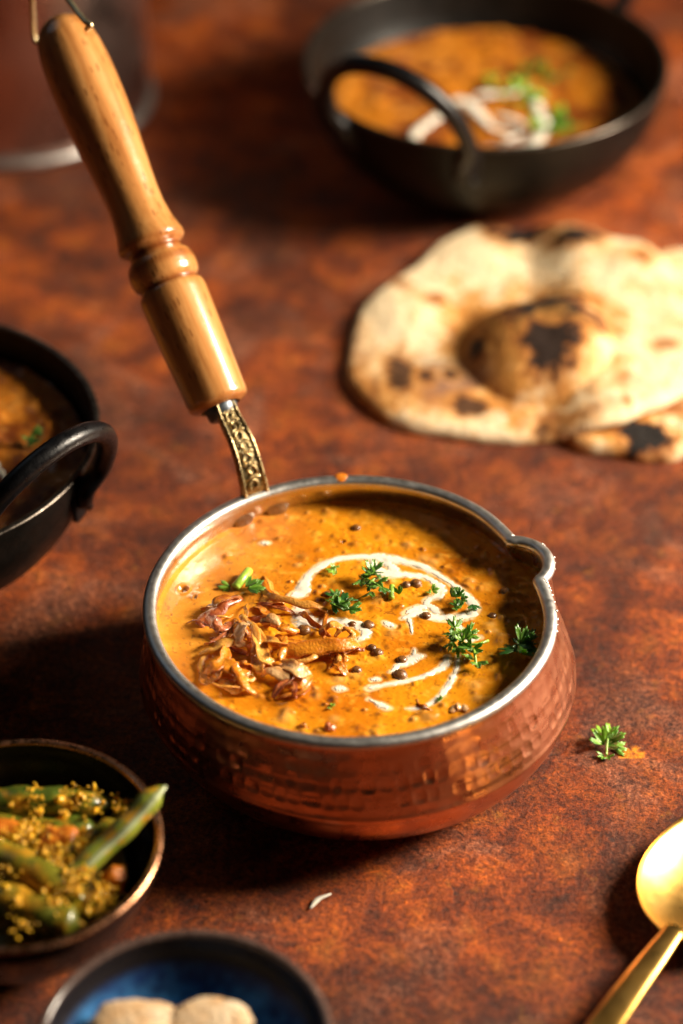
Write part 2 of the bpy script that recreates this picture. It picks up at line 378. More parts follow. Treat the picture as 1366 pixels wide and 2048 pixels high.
# ------------------------------------------------------------------ dal
SZ = 4.42
def SPX(px, py, dz=0): return P(px, py, SZ+dz)
def soup_height(X, Y):
    h = .035*fbm(X*.9, Y*.9, 1.)+.045*np.clip(fbm(X*2.4, Y*2.4, 2.)-.12, 0, 1)*2+.007*fbm(X*7, Y*7, 3., 3)
    return h
bub = [(367, 1178, .17, 1), (390, 1196, .07, 1), (487, 1060, .06, 1), (560, 1132, .05, 1), (686, 1084, .09, 1), (640, 1050, .04, 1), (630, 1115, .04, 1), (342, 1230, .05, 1), (610, 1130, .035, 1)]
def build_soup():
    cpts = np.vstack([np.array([[*SPX(a, b)[:2], c/50.] for a, b, c in catmull(l, len(l)*6)]) for l in lines])
    n1, n2 = 260, 560
    rho = np.linspace(0.004, 1, n1)**.75; th = np.linspace(0, 2*math.pi, n2, endpoint=False)
    Rr = 6.86*spout(th, float(sstep(3.4, 5.3, SZ))); X = np.outer(rho, Rr*np.cos(th))+shift(SZ)[0]; Y = np.outer(rho, Rr*np.sin(th))
    m = sstep(1, .93, rho)[:, None]
    lft = sstep(-2.5, -5.5, X+.35*Y*-1)        # smoother skin near the left wall, also mask for the painted sheen
    hgt = soup_height(X, Y)*(1-.75*lft)
    c0 = np.array([.76, .29, .010]); c1 = np.array([.60, .175, .006]); c2 = np.array([.90, .42, .04]); c3 = np.array([.20, .055, .008])
    f = fbm(X*.55, Y*.55, 4.); g = fbm(X*3.2, Y*3.2, 5.); s = fbm(X*8, Y*8, 6., 2)
    col = c0+(c1-c0)*np.clip(f*1.6+.2, 0, 1)[..., None]; col = col+(c2-col)*np.clip(g*1.6-.25, 0, .8)[..., None]
    col = col+(c3-col)*np.clip((s-.5)*5, 0, .6)[..., None]
    col = col+(np.array([.70, .32, .11])-col)*(.22*lft)[..., None]  # pale window sheen on the left side, painted into the gravy colour
    lump = 0*X
    r = np.random.RandomState(5)
    for k in range(330):                        # lentils and onion just below the skin
        a = r.rand()*2*math.pi; q = 6.6*math.sqrt(r.rand()); cx, cy = q*math.cos(a), q*math.sin(a)
        if cx < -3.4 and r.rand() < .75: continue
        s_ = r.uniform(.08, .24); d2 = ((X-cx)**2+((Y-cy)*r.uniform(.8, 1.3))**2)/s_**2
        e = np.exp(-d2*1.3); hgt = hgt+e*r.uniform(.03, .10); t = np.clip(e*1.2, 0, 1)*r.uniform(.15, .75)
        tgt = [np.array([.24, .08, .012]), np.array([.82, .42, .10]), np.array([.36, .14, .02])][r.randint(3)]
        col = col+(tgt-col)*t[..., None]
    for px, py, rb, _ in bub:
        q = SPX(px, py); d = np.sqrt((X-q[0])**2+(Y-q[1])**2)/rb
        hgt = hgt+.06*np.exp(-((d-1.25)/.3)**2)*min(1, rb*8)-.12*np.exp(-d**2*1.2)*min(1, rb*7)
        col = col+(np.array([.10, .03, .008])-col)*np.clip(1.1-d, 0, 1)[..., None]*.8
    dm = np.full(X.shape, 9.)
    for cx, cy, cw in cpts:
        sel = (np.abs(X-cx) < .7) & (np.abs(Y-cy) < .7); dd = np.hypot(X[sel]-cx, Y[sel]-cy)-cw; dm[sel] = np.minimum(dm[sel], dd)
    kb = sstep(.08, -.01, dm+.07*fbm(X*4.5, Y*4.5, 8.))*.9; hgt = hgt+(soup_height(X, Y)-hgt)*sstep(.25, .05, dm)          # cream bleeding into the gravy
    col = col+(np.array([.92, .66, .36])-col)*kb[..., None]
    # meniscus at the wall
    hgt = hgt+.10*sstep(.965, 1., rho)[:, None]
    V = np.stack([X, Y, SZ+hgt], -1).reshape(-1, 3)
    Fc = grid_faces(n1, n2)+[tuple(range(n2))[::-1]]
    o = mesh('dal', V, [f[::-1] for f in Fc], MT['soup'], col=col.reshape(-1, 3))
    tag(o, 'orange creamy black lentil dal filling the copper pan', 'dal')
def hz(p): return float(soup_height(np.array([p[0]]), np.array([p[1]]))[0])
def ribbon(pts, zf, hgt=.06, seed=0, wob=.25):
    """flat cream line: pts = (px,py,half width px)"""
    r = np.random.RandomState(seed); n = max(10, int(6*len(pts))); q = catmull([(a, b, c) for a, b, c in pts], n)
    V = []; m = 9
    xyz = np.array([zf(a, b) for a, b, _ in q]); wd = q[:, 2]/50.
    T = np.gradient(xyz, axis=0); T[:, 2] = 0; T /= np.linalg.norm(T, axis=1)[:, None]+1e-9; Sd = np.stack([-T[:, 1], T[:, 0], 0*T[:, 0]], 1)
    taper = np.minimum(1, np.minimum(np.arange(n)+.4, np.arange(n)[::-1]+.4)/2.2)
    wl = wd*taper*(1+wob*np.array([r.uniform(-1, 1) for _ in range(n)])); wr = wd*taper*(1+wob*np.array([r.uniform(-1, 1) for _ in range(n)]))
    for i in range(n):
        for j in range(m):
            u = -1+2*j/(m-1); wq = wl[i] if u < 0 else wr[i]; p = xyz[i]+Sd[i]*u*wq
            z = .0+hgt*(1-abs(u)**2.6)**.6*(.7+.3*taper[i])
            if abs(u) > .99: z = -.012
            V.append((p[0], p[1], p[2]+hz(p)+z))
    return V, [f[::-1] for f in grid_faces(n, m, False)]
lines = [
 [(582, 1193, 5), (603, 1184, 12), (612, 1158, 9), (638, 1134, 7), (680, 1117, 6), (735, 1113, 6), (768, 1116, 12), (808, 1124, 8), (850, 1137, 7), (884, 1155, 6), (912, 1174, 6), (935, 1194, 8), (949, 1214, 9), (938, 1231, 10), (905, 1236, 10), (868, 1234, 9), (838, 1226, 10), (818, 1232, 5), (803, 1238, 3)],
 [(744, 1117, 8), (752, 1138, 10), (775, 1147, 11), (812, 1150, 7), (845, 1153, 6), (868, 1164, 6), (882, 1178, 9), (876, 1192, 8), (858, 1199, 6), (852, 1208, 6), (864, 1216, 7), (880, 1228, 7)],
 [(812, 1227, 7), (835, 1216, 8), (855, 1214, 6)], [(817, 1236, 5), (821, 1250, 3), (824, 1268, 2)], [(765, 1118, 7), (782, 1133, 9), (795, 1146, 8)],
 [(596, 1210, 8), (604, 1232, 15), (628, 1247, 12), (660, 1243, 9), (695, 1244, 9), (722, 1254, 10), (733, 1268, 8), (716, 1280, 5)], [(600, 1240, 14), (606, 1256, 8)],
 [(781, 1345, 3), (797, 1331, 5), (818, 1322, 9), (832, 1314, 9), (848, 1311, 3)], [(828, 1316, 6), (829, 1297, 2)],
 [(737, 1376, 6), (762, 1371, 4), (800, 1364, 5), (836, 1356, 5), (870, 1341, 5), (888, 1330, 7), (896, 1314, 4)],
 [(918, 1312, 3), (912, 1340, 4), (900, 1366, 5), (882, 1390, 5), (862, 1406, 4), (840, 1416, 3), (812, 1418, 1.5)],
 [(738, 1398, 3), (752, 1405, 3), (766, 1412, 7), (778, 1415, 4)], [(741, 1360, 3), (750, 1358, 5), (760, 1359, 3)], [(669, 1376, 4), (680, 1376, 7), (692, 1377, 3)], [(768, 1244, 3), (777, 1249, 7), (788, 1253, 4)],
 [(522, 1086, 3), (530, 1086, 5.5), (538, 1086, 3)], [(900, 1238, 5), (925, 1262, 6), (934, 1280, 7), (960, 1275, 4)], [(583, 1345, 6), (600, 1352, 11), (612, 1366, 6)], [(440, 1258, 2), (470, 1268, 3)]]
build_soup()
cr = join([ribbon(l, lambda a, b: SPX(a, b), .022, i, .45) for i, l in enumerate(lines)])
tag(mesh('cream_swirl', *cr, MT['cream']), 'white cream swirl looped over the dal in the copper pan', 'cream')

# lentils poking out
lent = [(737, 1250, 12, 'dark brown lentil in the cream right of the onion heap'), (608, 1262, 14, 'dark lentil at the left end of the long flat onion shred'), (812, 1171, 10, 'left lentil of the pair inside the top loop of cream'), (832, 1168, 13, 'right lentil of the pair inside the top loop of cream'),
        (852, 1233, 11, 'brown lentil on the lower edge of the cream loop'), (804, 1320, 11, 'dark lentil above the short cream blob'), (800, 1350, 15, 'largest brown lentil between the two lower cream lines'), (755, 1306, 12, 'orange coated lentil below the centre of the dal'), (744, 1296, 10, 'small coated lentil beside the orange one below the centre'),
        (912, 1246, 9, 'purple black lentil just under the cream loop at right'), (713, 1340, 11, 'brown lentil right of the lowest onion shred'), (985, 1232, 9, 'lentil in the dim right side of the dal'), (1010, 1183, 11, 'lentil in the shade below the pouring lip'), (712, 1056, 11, 'lentil near the back wall of the pan'), (705, 1248, 8, 'small dark lentil in the cream patch'), (655, 1190, 9, 'lentil left of the middle coriander')]
for k, (px, py, rp, lab) in enumerate(lent):
    rr_ = rp/59.; v = []; f = []; nu, nv = 14, 9
    for i in range(nv):
        a = math.pi*(i+.0)/(nv-1)
        for j in range(nu):
            b = 2*math.pi*j/nu; d = np.array([math.sin(a)*math.cos(b), math.sin(a)*math.sin(b), .72*math.cos(a)]); s_ = 1+.10*vnoise(d[:1]*2+k, d[1:2]*2, d[2:3]*2)[0]
            v.append(d*rr_*s_)
    p = SPX(px, py); ln = mesh('lentil', np.array(v)+p+np.array([0, 0, hz(p)+rr_*.02]), grid_faces(nv, nu), MT['lentil'])
    tag(ln, lab, 'lentil', 'lentils poking out of the dal')

# ------------------------------------------------------------------ fried onion
def onion(pts, wid, seed, tone, curl=1.0, thick=.045, mul=58.):
    """pts: (px,py,height above dal cm)"""
    r = np.random.RandomState(seed); n = 22
    base = [SPX(a, b, 0)+np.array([0, 0, 0]) for a, b, c in pts]
    q = []
    for (a, b, c) in pts:
        q.append(P(a, b, SZ+c))
    q = catmull(q, n); t = np.linspace(0, 1, n)
    q = q+np.stack([.04*vnoise(t*6+seed, t*0+1), .04*vnoise(t*6+seed, t*0+2), .05*vnoise(t*6+seed, t*0+3)], 1)
    wd = wid*1.0/mul*(.45+.55*np.sin(math.pi*np.clip(t*.9+.05, 0, 1)))*(1+.22*vnoise(t*7+seed*3.1, t*0+5))
    tw = r.uniform(-.5, .5)+curl*(r.uniform(-1.2, 1.2)*(t-.5)+.35*vnoise(t*3+seed, t*0+9))
    # channel shaped section
    T = np.gradient(q, axis=0); T /= np.linalg.norm(T, axis=1)[:, None]
    Sd = np.cross(T, (0, 0, 1)); Sd /= np.linalg.norm(Sd, axis=1)[:, None]+1e-9; N = np.cross(Sd, T)
    c, s = np.cos(tw)[:, None], np.sin(tw)[:, None]; Sd, N = Sd*c+N*s, N*c-Sd*s
    m = 7; V = []; C = []
    cup = r.uniform(-.5, .5)
    tones = {'gold': [(.85, .42, .08), (.60, .20, .02)], 'brown': [(.66, .23, .02), (.30, .07, .010)], 'red': [(.56, .17, .05), (.24, .035, .012)], 'pale': [(.85, .52, .24), (.66, .30, .09)], 'orange': [(.80, .28, .018), (.55, .14, .008)]}[tone]
    a0, b0 = map(np.array, tones)
    for side in (1, -1):
        for i in range(n):
            for j in range(m):
                u = -1+2*j/(m-1); e = thick*(1-abs(u)**3*.7)*side*.5
                edge = .16*vnoise(np.array([t[i]*14+seed]), np.array([u*1.7]), np.array([3.+seed]))[0]
                p = q[i]+Sd[i]*(u*wd[i]*(1+edge*abs(u)))+N[i]*(e+cup*wd[i]*(u*u)+.06*wd[i]*math.sin(u*9+seed))
                V.append(p); k = np.clip(.5+.9*fbm(np.array([t[i]*5+seed]), np.array([u*2.+seed]))[0]+.8*(abs(u)-.55), 0, 1); C.append(a0+(b0-a0)*k)
    Fc = grid_faces(n, m, False); Fc += [tuple(x+n*m for x in f)[::-1] for f in grid_faces(n, m, False)]
    o = n*m
    for i in range(n-1):
        Fc += [(i*m, (i+1)*m, (i+1)*m+o, i*m+o), (i*m+m-1, i*m+m-1+o, (i+1)*m+m-1+o, (i+1)*m+m-1)]
    for j in range(m-1): Fc += [(j, j+o, j+1+o, j+1), ((n-1)*m+j, (n-1)*m+j+1, (n-1)*m+j+1+o, (n-1)*m+j+o)]
    return V, Fc, np.array(C)
ON = [
 ([(398, 1252, .05), (420, 1226, .22), (448, 1206, .38), (482, 1192, .30)], 17, 'red', 'dark red-brown crisp onion chip at the top left of the heap'),
 ([(405, 1222, .15), (425, 1212, .35), (455, 1200, .40), (478, 1196, .35)], 11, 'brown', 'brown curled onion chip on the upper left clump'),
 ([(412, 1232, .35), (428, 1246, .45), (448, 1252, .38), (455, 1246, .2)], 15, 'red', 'glossy reddish onion chip lowest in the upper left clump'),
 ([(480, 1292, .35), (482, 1275, .52), (486, 1256, .66), (492, 1250, .62)], 14, 'pale', 'small pale pinkish onion piece standing upright in the heap'),
 ([(560, 1318, .10), (590, 1300, .42), (640, 1290, .55), (690, 1290, .50), (718, 1285, .28)], 19, 'orange', 'long flat orange onion shred lying across the middle of the heap'),
 ([(590, 1305, .05), (625, 1312, .20), (665, 1308, .25), (712, 1302, .1)], 9, 'brown', 'dark underside strip below the long flat onion shred'),
 ([(524, 1172, .02), (540, 1192, .20), (575, 1202, .30), (620, 1210, .35), (655, 1222, .18)], 9, 'gold', 'long thin golden onion shred pointing at the middle coriander'),
 ([(528, 1150, .0), (538, 1168, .15), (552, 1188, .25), (566, 1205, .1)], 6, 'gold', 'thin onion shred standing at the top of the heap'),
 ([(398, 1310, .10), (430, 1295, .35), (462, 1285, .42), (500, 1290, .25)], 10, 'gold', 'pale golden onion shred poking out at the far left'),
 ([(480, 1232, .2), (505, 1252, .48), (512, 1280, .50), (505, 1312, .3)], 10, 'gold', 'curved golden shred right of the pale upright piece'),
 ([(455, 1290, .35), (448, 1315, .45), (430, 1335, .40), (410, 1350, .1)], 12, 'orange', 'orange onion shred running down the left edge of the heap'),
 ([(402, 1345, .05), (412, 1365, .22), (432, 1360, .3), (440, 1340, .3)], 10, 'brown', 'brown onion curl at the lower left corner'),
 ([(466, 1318, .4), (478, 1345, .42), (495, 1370, .28), (512, 1384, .05)], 10, 'orange', 'orange shred sloping down to the lowest left point'),
 ([(420, 1340, .2), (450, 1332, .38), (480, 1338, .35), (500, 1330, .2)], 16, 'orange', 'broad orange onion flake in the lower left of the heap'),
 ([(440, 1362, .06), (465, 1372, .2), (488, 1378, .15)], 13, 'gold', 'flat golden flake at the bottom of the heap'),
 ([(512, 1262, .3), (520, 1290, .48), (530, 1318, .42), (545, 1330, .2)], 16, 'gold', 'broad golden shred in the centre left of the heap'),
 ([(520, 1240, .35), (540, 1238, .5), (560, 1248, .4)], 11, 'pale', 'pale glossy flake at the top centre of the heap'),
 ([(515, 1276, .2), (545, 1285, .5), (575, 1292, .4)], 11, 'gold', 'golden flake touching the long flat shred'),
 ([(505, 1300, .1), (515, 1330, .3), (520, 1352, .15)], 11, 'gold', 'narrow golden flake below the centre'),
 ([(520, 1350, .1), (545, 1342, .28), (575, 1356, .25), (600, 1370, .05)], 13, 'pale', 'pale fried onion piece in the lower middle'),
 ([(560, 1330, .2), (585, 1335, .38), (605, 1350, .2), (618, 1362, .05)], 15, 'pale', 'pale onion piece dabbed with cream at the lower right of the heap'),
 ([(545, 1398, .02), (560, 1376, .22), (580, 1360, .28), (588, 1345, .15)], 8, 'red', 'reddish narrow shred at the bottom centre'),
 ([(552, 1396, .02), (575, 1390, .12), (600, 1388, .15), (622, 1380, .02)], 7, 'brown', 'lowest brown onion shred lying flat on the dal'),
 ([(662, 1308, .15), (672, 1325, .22), (685, 1340, .15), (694, 1352, .0)], 9, 'orange', 'orange shred dipping down under the right end of the long flat one'),
 ([(645, 1262, .3), (660, 1250, .42), (680, 1258, .35), (672, 1272, .2)], 8, 'gold', 'ring shaped golden curl at the right of the heap'),
 ([(678, 1262, .25), (692, 1256, .38), (706, 1268, .3), (696, 1280, .2)], 8, 'gold', 'small golden curl at the right end of the heap'),
 ([(690, 1300, .2), (712, 1290, .28), (728, 1298, .12)], 10, 'red', 'reddish shred at the right end of the heap'),
 ([(510, 1215, .02), (530, 1222, .14), (548, 1235, .05)], 9, 'brown', 'brown shred half sunk between the clumps'),
 ([(520, 1205, .0), (545, 1202, .16), (570, 1208, .05)], 12, 'gold', 'sunken golden shred above the clumps'),
 ([(835, 1400, -.02), (848, 1410, .08), (862, 1420, .0)], 5, 'brown', 'tiny brown onion shred by the lower right cream line'),
 ([(648, 1462, .0), (656, 1452, .16), (668, 1456, .1)], 9, 'red', 'red onion fragment at the front edge of the dal'),
 ([(598, 1456, .0), (606, 1450, .1), (615, 1455, .0)], 7, 'brown', 'brown onion fragment left of the red one at the front edge'),
 ([(898, 1424, .0), (915, 1412, .12), (935, 1420, .05)], 9, 'pale', 'pale onion fragment near the front right rim'),
]
_r = np.random.RandomState(77)
for k in range(34):
    while True:
        cx, cy = _r.uniform(400, 715), _r.uniform(1215, 1378)
        if ((cx-540)/165)**2+((cy-1300)/85)**2 < 1 and not (cx > 600 and cy > 1330): break
    a = _r.uniform(0, 2*math.pi); ln_ = _r.uniform(22, 48); cv = _r.uniform(-1, 1)*ln_*.6; hh = _r.uniform(.10, .38)*(1-.4*abs(cx-540)/165)
    dx, dy = math.cos(a)*ln_, math.sin(a)*ln_*.65
    ON.append(([(cx-dx, cy-dy, hh*.3), (cx-dx*.4-dy*cv/40, cy-dy*.4+cv*.5, hh), (cx+dx*.4-dy*cv/40, cy+dy*.4+cv*.5, hh+.08), (cx+dx, cy+dy, hh*.3)], _r.uniform(4, 9), ['gold', 'orange', 'brown', 'gold', 'orange', 'red'][k % 6], '%s %s onion shred, %s, in the %s %s of the heap' % (['short', 'longish'][int(ln_ > 35)], ['golden', 'orange', 'brown', 'curled golden', 'bent orange', 'reddish'][k % 6], ['lying sideways', 'pointing away'][int(abs(math.sin(a)) > .6)], ['upper', 'middle', 'lower'][int(cy > 1270)+int(cy > 1325)], ['left part', 'centre', 'right part'][int(cx > 490)+int(cx > 600)])))
_by = {}
for k, e in enumerate(ON): _by.setdefault(e[3], []).append(k)
for lab, ks in _by.items():                       # twins in the same part of the heap: tell the nearer from the farther
    if len(ks) == 2:
        ks.sort(key=lambda k: np.mean([p[1] for p in ON[k][0]]))
        for k, wd_ in zip(ks, ('farther', 'nearer')): ON[k] = (*ON[k][:3], lab.replace(' onion shred', ' shred').replace(', in the ', ', the %s of two in ' % wd_))
for k, (pts, wd, tone, lab) in enumerate(ON):
    v, f, c = onion(pts, wd, k+3, tone)
    tag(mesh('fried_onion', v, f, MT['onion'], col=c), lab, 'fried onion', 'crisp fried onion shreds on the dal')

# ------------------------------------------------------------------ coriander
def blade(size, r, lobes=3, n=36):
    """lobed leaf blade in its own xy plane, base at origin pointing +x"""
    V = [(0, 0, 0)]; C = []
    rings = 5; a0 = R(r.uniform(48, 70)); out = []
    ph_ = r.uniform(0, 6); fold = r.uniform(-.5, .8); curl = r.uniform(-.5, .7)
    for k in range(1, rings+1):
        for j in range(n):
            u = j/(n-1)*2-1; a = u*a0
            lob = .42+.58*abs(math.cos(u*math.pi*lobes/2))**.7+.09*math.sin(u*31+ph_); q = size*k/rings*(lob if k > 1 else 1)
            x, y = q*math.cos(a), q*math.sin(a)
            V.append((x, y, fold*abs(y)-curl*x*x/size*.6+.03*size*math.sin(u*8)))
    F_ = [(0, 1+j, 2+j) for j in range(n-1)]
    for k in range(rings-1):
        for j in range(n-1):
            a = 1+k*n+j; F_.append((a, a+n, a+n+1, a+1))
    V = np.array(V); m = len(V); th_ = size*.035+.006
    V2 = V-np.array([0, 0, th_]); Fc = F_+[tuple(i+m for i in f)[::-1] for f in F_]
    edge = [0]+[1+k*n for k in range(rings)]+[1+(rings-1)*n+j for j in range(1, n)]+[1+k*n+n-1 for k in range(rings-2, -1, -1)]
    for i in range(len(edge)): a, b = edge[i], edge[(i+1) % len(edge)]; Fc.append((a, a+m, b+m, b))
    return np.vstack([V, V2]), Fc
def coriander(px, py, z0, blades, label, stems=(), dark=.0, seed=1, group='chopped coriander on the dal', spread=1.0, lift=1.0):
    r = np.random.RandomState(seed); p0 = P(px, py, z0)
    t = thing('coriander_sprig', label, 'coriander', p0, group)
    for b in blades:
        dx, dy, dz, size, az, tilt = b[:6]; br = b[6] if len(b) > 6 else .5
        v, f = blade(size, r)
        ca, sa = math.cos(R(az)), math.sin(R(az)); ct, st = math.cos(R(tilt)), math.sin(R(tilt))
        xdir = np.array([ca*ct, sa*ct, st]); rl = R(r.uniform(-35, 35)); side = np.array([-sa, ca, 0]); nrm = np.cross(xdir, side); side, nrm = side*math.cos(rl)+nrm*math.sin(rl), nrm*math.cos(rl)-side*math.sin(rl)
        v = v[:, :1]*xdir+v[:, 1:2]*side+v[:, 2:3]*nrm+np.array([dx, dy, dz*lift])
        dk = np.array([.018, .085, .014]); lt = np.array([.24, .48, .035]); k = np.clip(br+.35*vnoise(v[:, 0]*5+seed, v[:, 1]*5, v[:, 2]*5), 0, 1)[:, None]
        mesh('leaf', v, f, MT['leaf'], t, col=dk+(lt-dk)*k)
    for pts, rad, br in stems:
        pth = catmull(pts, 14); v, f = sweep(pth, rad, rad, 9)
        k = np.clip(br+.25*vnoise(v[:, 0]*6, v[:, 1]*6), 0, 1)[:, None]
        mesh('stalk', v, f, MT['leaf'], t, col=np.array([.06, .20, .015])+(np.array([.36, .56, .06])-np.array([.06, .20, .015]))*k)
    return t
def rb(n, spr, size, r, br=(.2, .6), zt=.3):
    out = []
    for k in range(n):
        a = r.uniform(0, 360); q = spr*math.sqrt(r.rand()); out.append((q*math.cos(R(a)), q*math.sin(R(a)), r.uniform(.03, zt), size*r.uniform(.7, 1.2), r.uniform(0, 360), r.uniform(-15, 40), r.uniform(*br)))
    return out
q = np.random.RandomState(21)
coriander(488, 1172, SZ+.05, [(.12, -.25, .1, .62, -8, 8, .35), (.05, -.2, .14, .5, 30, 10, .3), (-.45, -.12, .05, .45, 180, 5, .75)], 'bright green coriander stalk and leaf left of the cream, above the onion heap', [([(-.30, -.15, .05), (-.08, .12, .18), (.10, .52, .16), (.14, .66, .12)], .16, .95)], seed=2)
coriander(745, 1175, SZ+.1, rb(11, .42, .46, q, (.05, .5), .5)+[(0, .45, .3, .5, 80, 40, .25)], 'dark green coriander tuft in the middle of the cream loop', [([(.25, .35, .1), (.05, .1, .3), (-.2, -.2, .2)], .05, .8)], seed=3)
coriander(678, 1212, SZ+.1, rb(9, .42, .44, q, (.05, .45), .35)+[(-.1, .3, .15, .4, 120, 20, .2), (.35, -.3, .1, .45, -20, 5, .35)], 'feathery dark coriander tuft at the end of the long golden onion shred', [([(-.3, .35, .05), (0, 0, .2), (.3, -.3, .1)], .04, .6)], seed=4)
coriander(672, 1142, SZ+.05, rb(5, .28, .26, q, (.5, .95), .14), 'small pale green coriander bits inside the top left of the cream loop', seed=5)
coriander(783, 1190, SZ+.05, [(.25, -.1, .1, .30, 70, 35, .25)], 'short upright coriander stalk right of the middle tuft', [([(0, -.25, .05), (.0, .0, .14), (.02, .28, .18)], .10, .8)], seed=6)
coriander(910, 1213, SZ+.1, rb(7, .38, .34, q, (.05, .4), .3)+[(.55, 0, .1, .35, -60, 10, .1), (.1, .3, .25, .3, 70, 40, .1)], 'dark coriander tuft on the right end of the cream loop', seed=7)
coriander(912, 1288, SZ+.1, rb(10, .36, .42, q, (.3, .9), .4)+[(0, .45, .3, .45, 95, 20, .3), (.0, -.3, .1, .4, -80, 5, .9)], 'pale cream-coated coriander below the right end of the cream loop', [([(0, .5, .1), (.1, .1, .3), (.15, -.5, .1)], .05, .8)], seed=8)
coriander(948, 1312, SZ+.1, rb(7, .30, .38, q, (.2, .9), .3)+[(.1, -.4, .1, .4, -85, 5, .3)], 'shredded coriander with cream right of the pale tuft', [([(-.2, .5, .1), (.1, .3, .25), (.5, .55, .2)], .05, .9), ([(-.05, .3, .1), (0, -.1, .25), (.05, -.6, .05)], .05, .7)], seed=9)
coriander(1040, 1312, SZ+.1, rb(10, .45, .48, q, (.0, .3), .4), 'coriander tuft in the deep shade by the right wall of the pan', seed=10)
coriander(885, 1404, SZ+.02, rb(3, .15, .16, q, (.2, .6), .06), 'tiny green fleck beside the lowest cream line', seed=11)
coriander(664, 1416, SZ+.02, rb(3, .1, .14, q, (.4, .8), .08), 'tiny green fleck near the front of the dal', seed=12)
coriander(865, 1186, SZ+.04, rb(2, .2, .24, q, (.5, .8), .08), 'small green sliver inside the narrow cream bend', seed=13)
coriander(1212, 1492, .05, [(-.05, .0, .05, .62, 140, 25, .55), (.1, .05, .2, .6, 60, 30, .35), (.0, -.1, .1, .5, 20, 10, .3), (.25, -.15, .05, .45, -10, 10, .75), (-.15, .25, .35, .4, 110, 10, .85), (-.1, -.45, .0, .30, 210, 5, .55), (.02, -.5, .0, .28, -80, 5, .3), (.1, .3, .3, .4, 40, 0, .9)], 'single green coriander leaf lying on the table right of the copper pan', [([(.05, .1, .25), (0, -.2, .12), (-.03, -.5, .04)], .045, .5)], seed=14, group='loose')

# ------------------------------------------------------------------ kadais
def kadai(center, az, label, rr=7.8, H=5.5):
    t = thing('iron_kadai', label, 'kadai', (center[0], center[1], 0), 'black iron kadais')
    out = catmull([(rr, H), (rr-.10, H-.7), (rr-.5, H-2.2), (rr-1.5, H-3.8), (rr-3.0, H-5.0), (rr-4.1, .04), (rr-5, .0)], 40)
    inn = catmull([(.05, .35), (rr-4.8, .4), (rr-3.2, .9), (rr-1.75, H-3.6), (rr-.75, H-2.0), (rr-.36, H-.6), (rr-.26, H)], 40)
    mesh('body', *lathe(out, 128), MT['iron'], t); V, Fc = lathe(inn[::-1], 128); mesh('inner_wall', V, Fc, MT['iron'], t)
    pth = [((rr-.13)*math.cos(a), (rr-.13)*math.sin(a), H) for a in np.linspace(0, 2*math.pi, 128, endpoint=False)]
    mesh('rim', *sweep(pth, .15, .08, 8, closed=True), MT['iron_rim'], t)
    for a0 in (az, az+math.pi):
        o = np.array([math.cos(a0), math.sin(a0), 0]); s = np.array([-math.sin(a0), math.cos(a0), 0]); u = np.array([0, 0, 1.])
        lean = o*.42+u*.90
        pts = []
        hc = .355*rr; base = o*(math.sqrt((rr-.10)**2-hc**2)+.12)+u*(H-1.15)
        pts.append(base-s*hc); pts.append(base-s*hc+u*.7+o*.25)
        for a in np.linspace(math.pi, 0, 11):
            pts.append(base+u*.9+o*.3+s*(hc+.45)*np.sign(math.cos(a))*abs(math.cos(a))**1.+lean*(.8+(4.3 if rr > 8 else 3.95)*abs(math.sin(a))**.9))
        pts.append(base+s*hc+u*.7+o*.25); pts.append(base+s*hc)
        mesh('handle', *sweep(catmull(pts, 70), .049*rr, .049*rr, 14, up=tuple(o)), MT['iron_h'], t)
        for sg in (-1, 1):
            q = base+s*hc*sg-o*.12; b2 = math.atan2(q[1], q[0]); nd = np.array([math.cos(b2), math.sin(b2), 0])
            pv, pf = sweep(np.array([q-u*.75, q-u*.6, q+u*.9, q+u*1.1]), [.45, .62, .62, .4], .10, 10, up=nd, power=.6); mesh('bracket', pv, pf, MT['iron_h'], t)
            v, f = dome(.17, .10, 14, 4); mesh('rivet', place(v, q+nd*.12-u*.45+s*.32*sg, nd, (0, 0, 1)), f, MT['iron_h'], t)
    return t
def curry(center, lvl, rad, label, seed, hue):
    n1, n2 = 90, 200; rho = np.linspace(.01, 1, n1); th = np.linspace(0, 2*math.pi, n2, endpoint=False)
    X = np.outer(rho*rad, np.cos(th)); Y = np.outer(rho*rad, np.sin(th))
    h = .06*fbm(X*.9+seed, Y*.9)+.22*np.clip(fbm(X*1.6+seed, Y*1.6), 0, 1)
    c0 = np.array(hue); f = fbm(X*.8+seed, Y*.8, 3.); g = fbm(X*3+seed, Y*3, 7.)
    col = c0+(np.array([.20, .045, .006])-c0)*np.clip(f*2.2+.35, 0, 1)[..., None]; col = col+(np.array([.75, .33, .06])-col)*np.clip(g*1.5-.2, 0, .7)[..., None]
    V = np.stack([X+center[0], Y+center[1], lvl+h], -1).reshape(-1, 3)
    o = mesh('curry', V, [f[::-1] for f in grid_faces(n1, n2)], MT['curry'], col=col.reshape(-1, 3)); return tag(o, label, 'curry')
K1 = P(970, 118, 5.5); K2 = P(-225, 862, 5.5)
kadai(K1, R(270-29), 'black iron kadai with a ring handle at the back right, behind the naan', 8.45)
kadai(K2, R(270+49), 'black iron kadai cut off by the left edge, its ring handle towards the copper pan')
L1 = 3.3; curry(K1, L1, 7.3, 'orange curry in the kadai behind the naan', 3, (.50, .165, .010))
L2 = 4.35; curry(K2, L2, 7.15, 'brown orange curry in the kadai at the left edge', 9, (.52, .17, .014))
def cream_on(lines, lvl, label):
    out = []
    for i, l in enumerate(lines):
        pts = [P(a, b, lvl+.18) for a, b, _ in l]; wds = [c/42. for _, _, c in l]
        n = len(l)*6; q = catmull([(*p, w_) for p, w_ in zip(pts, wds)], n); out.append(sweep(q[:, :3], np.abs(q[:, 3])*(1+.35*np.sin(np.arange(n)*1.9+i)), .05, 8))
    return tag(mesh('cream_swirl', *join(out), MT['cream']), label, 'cream')
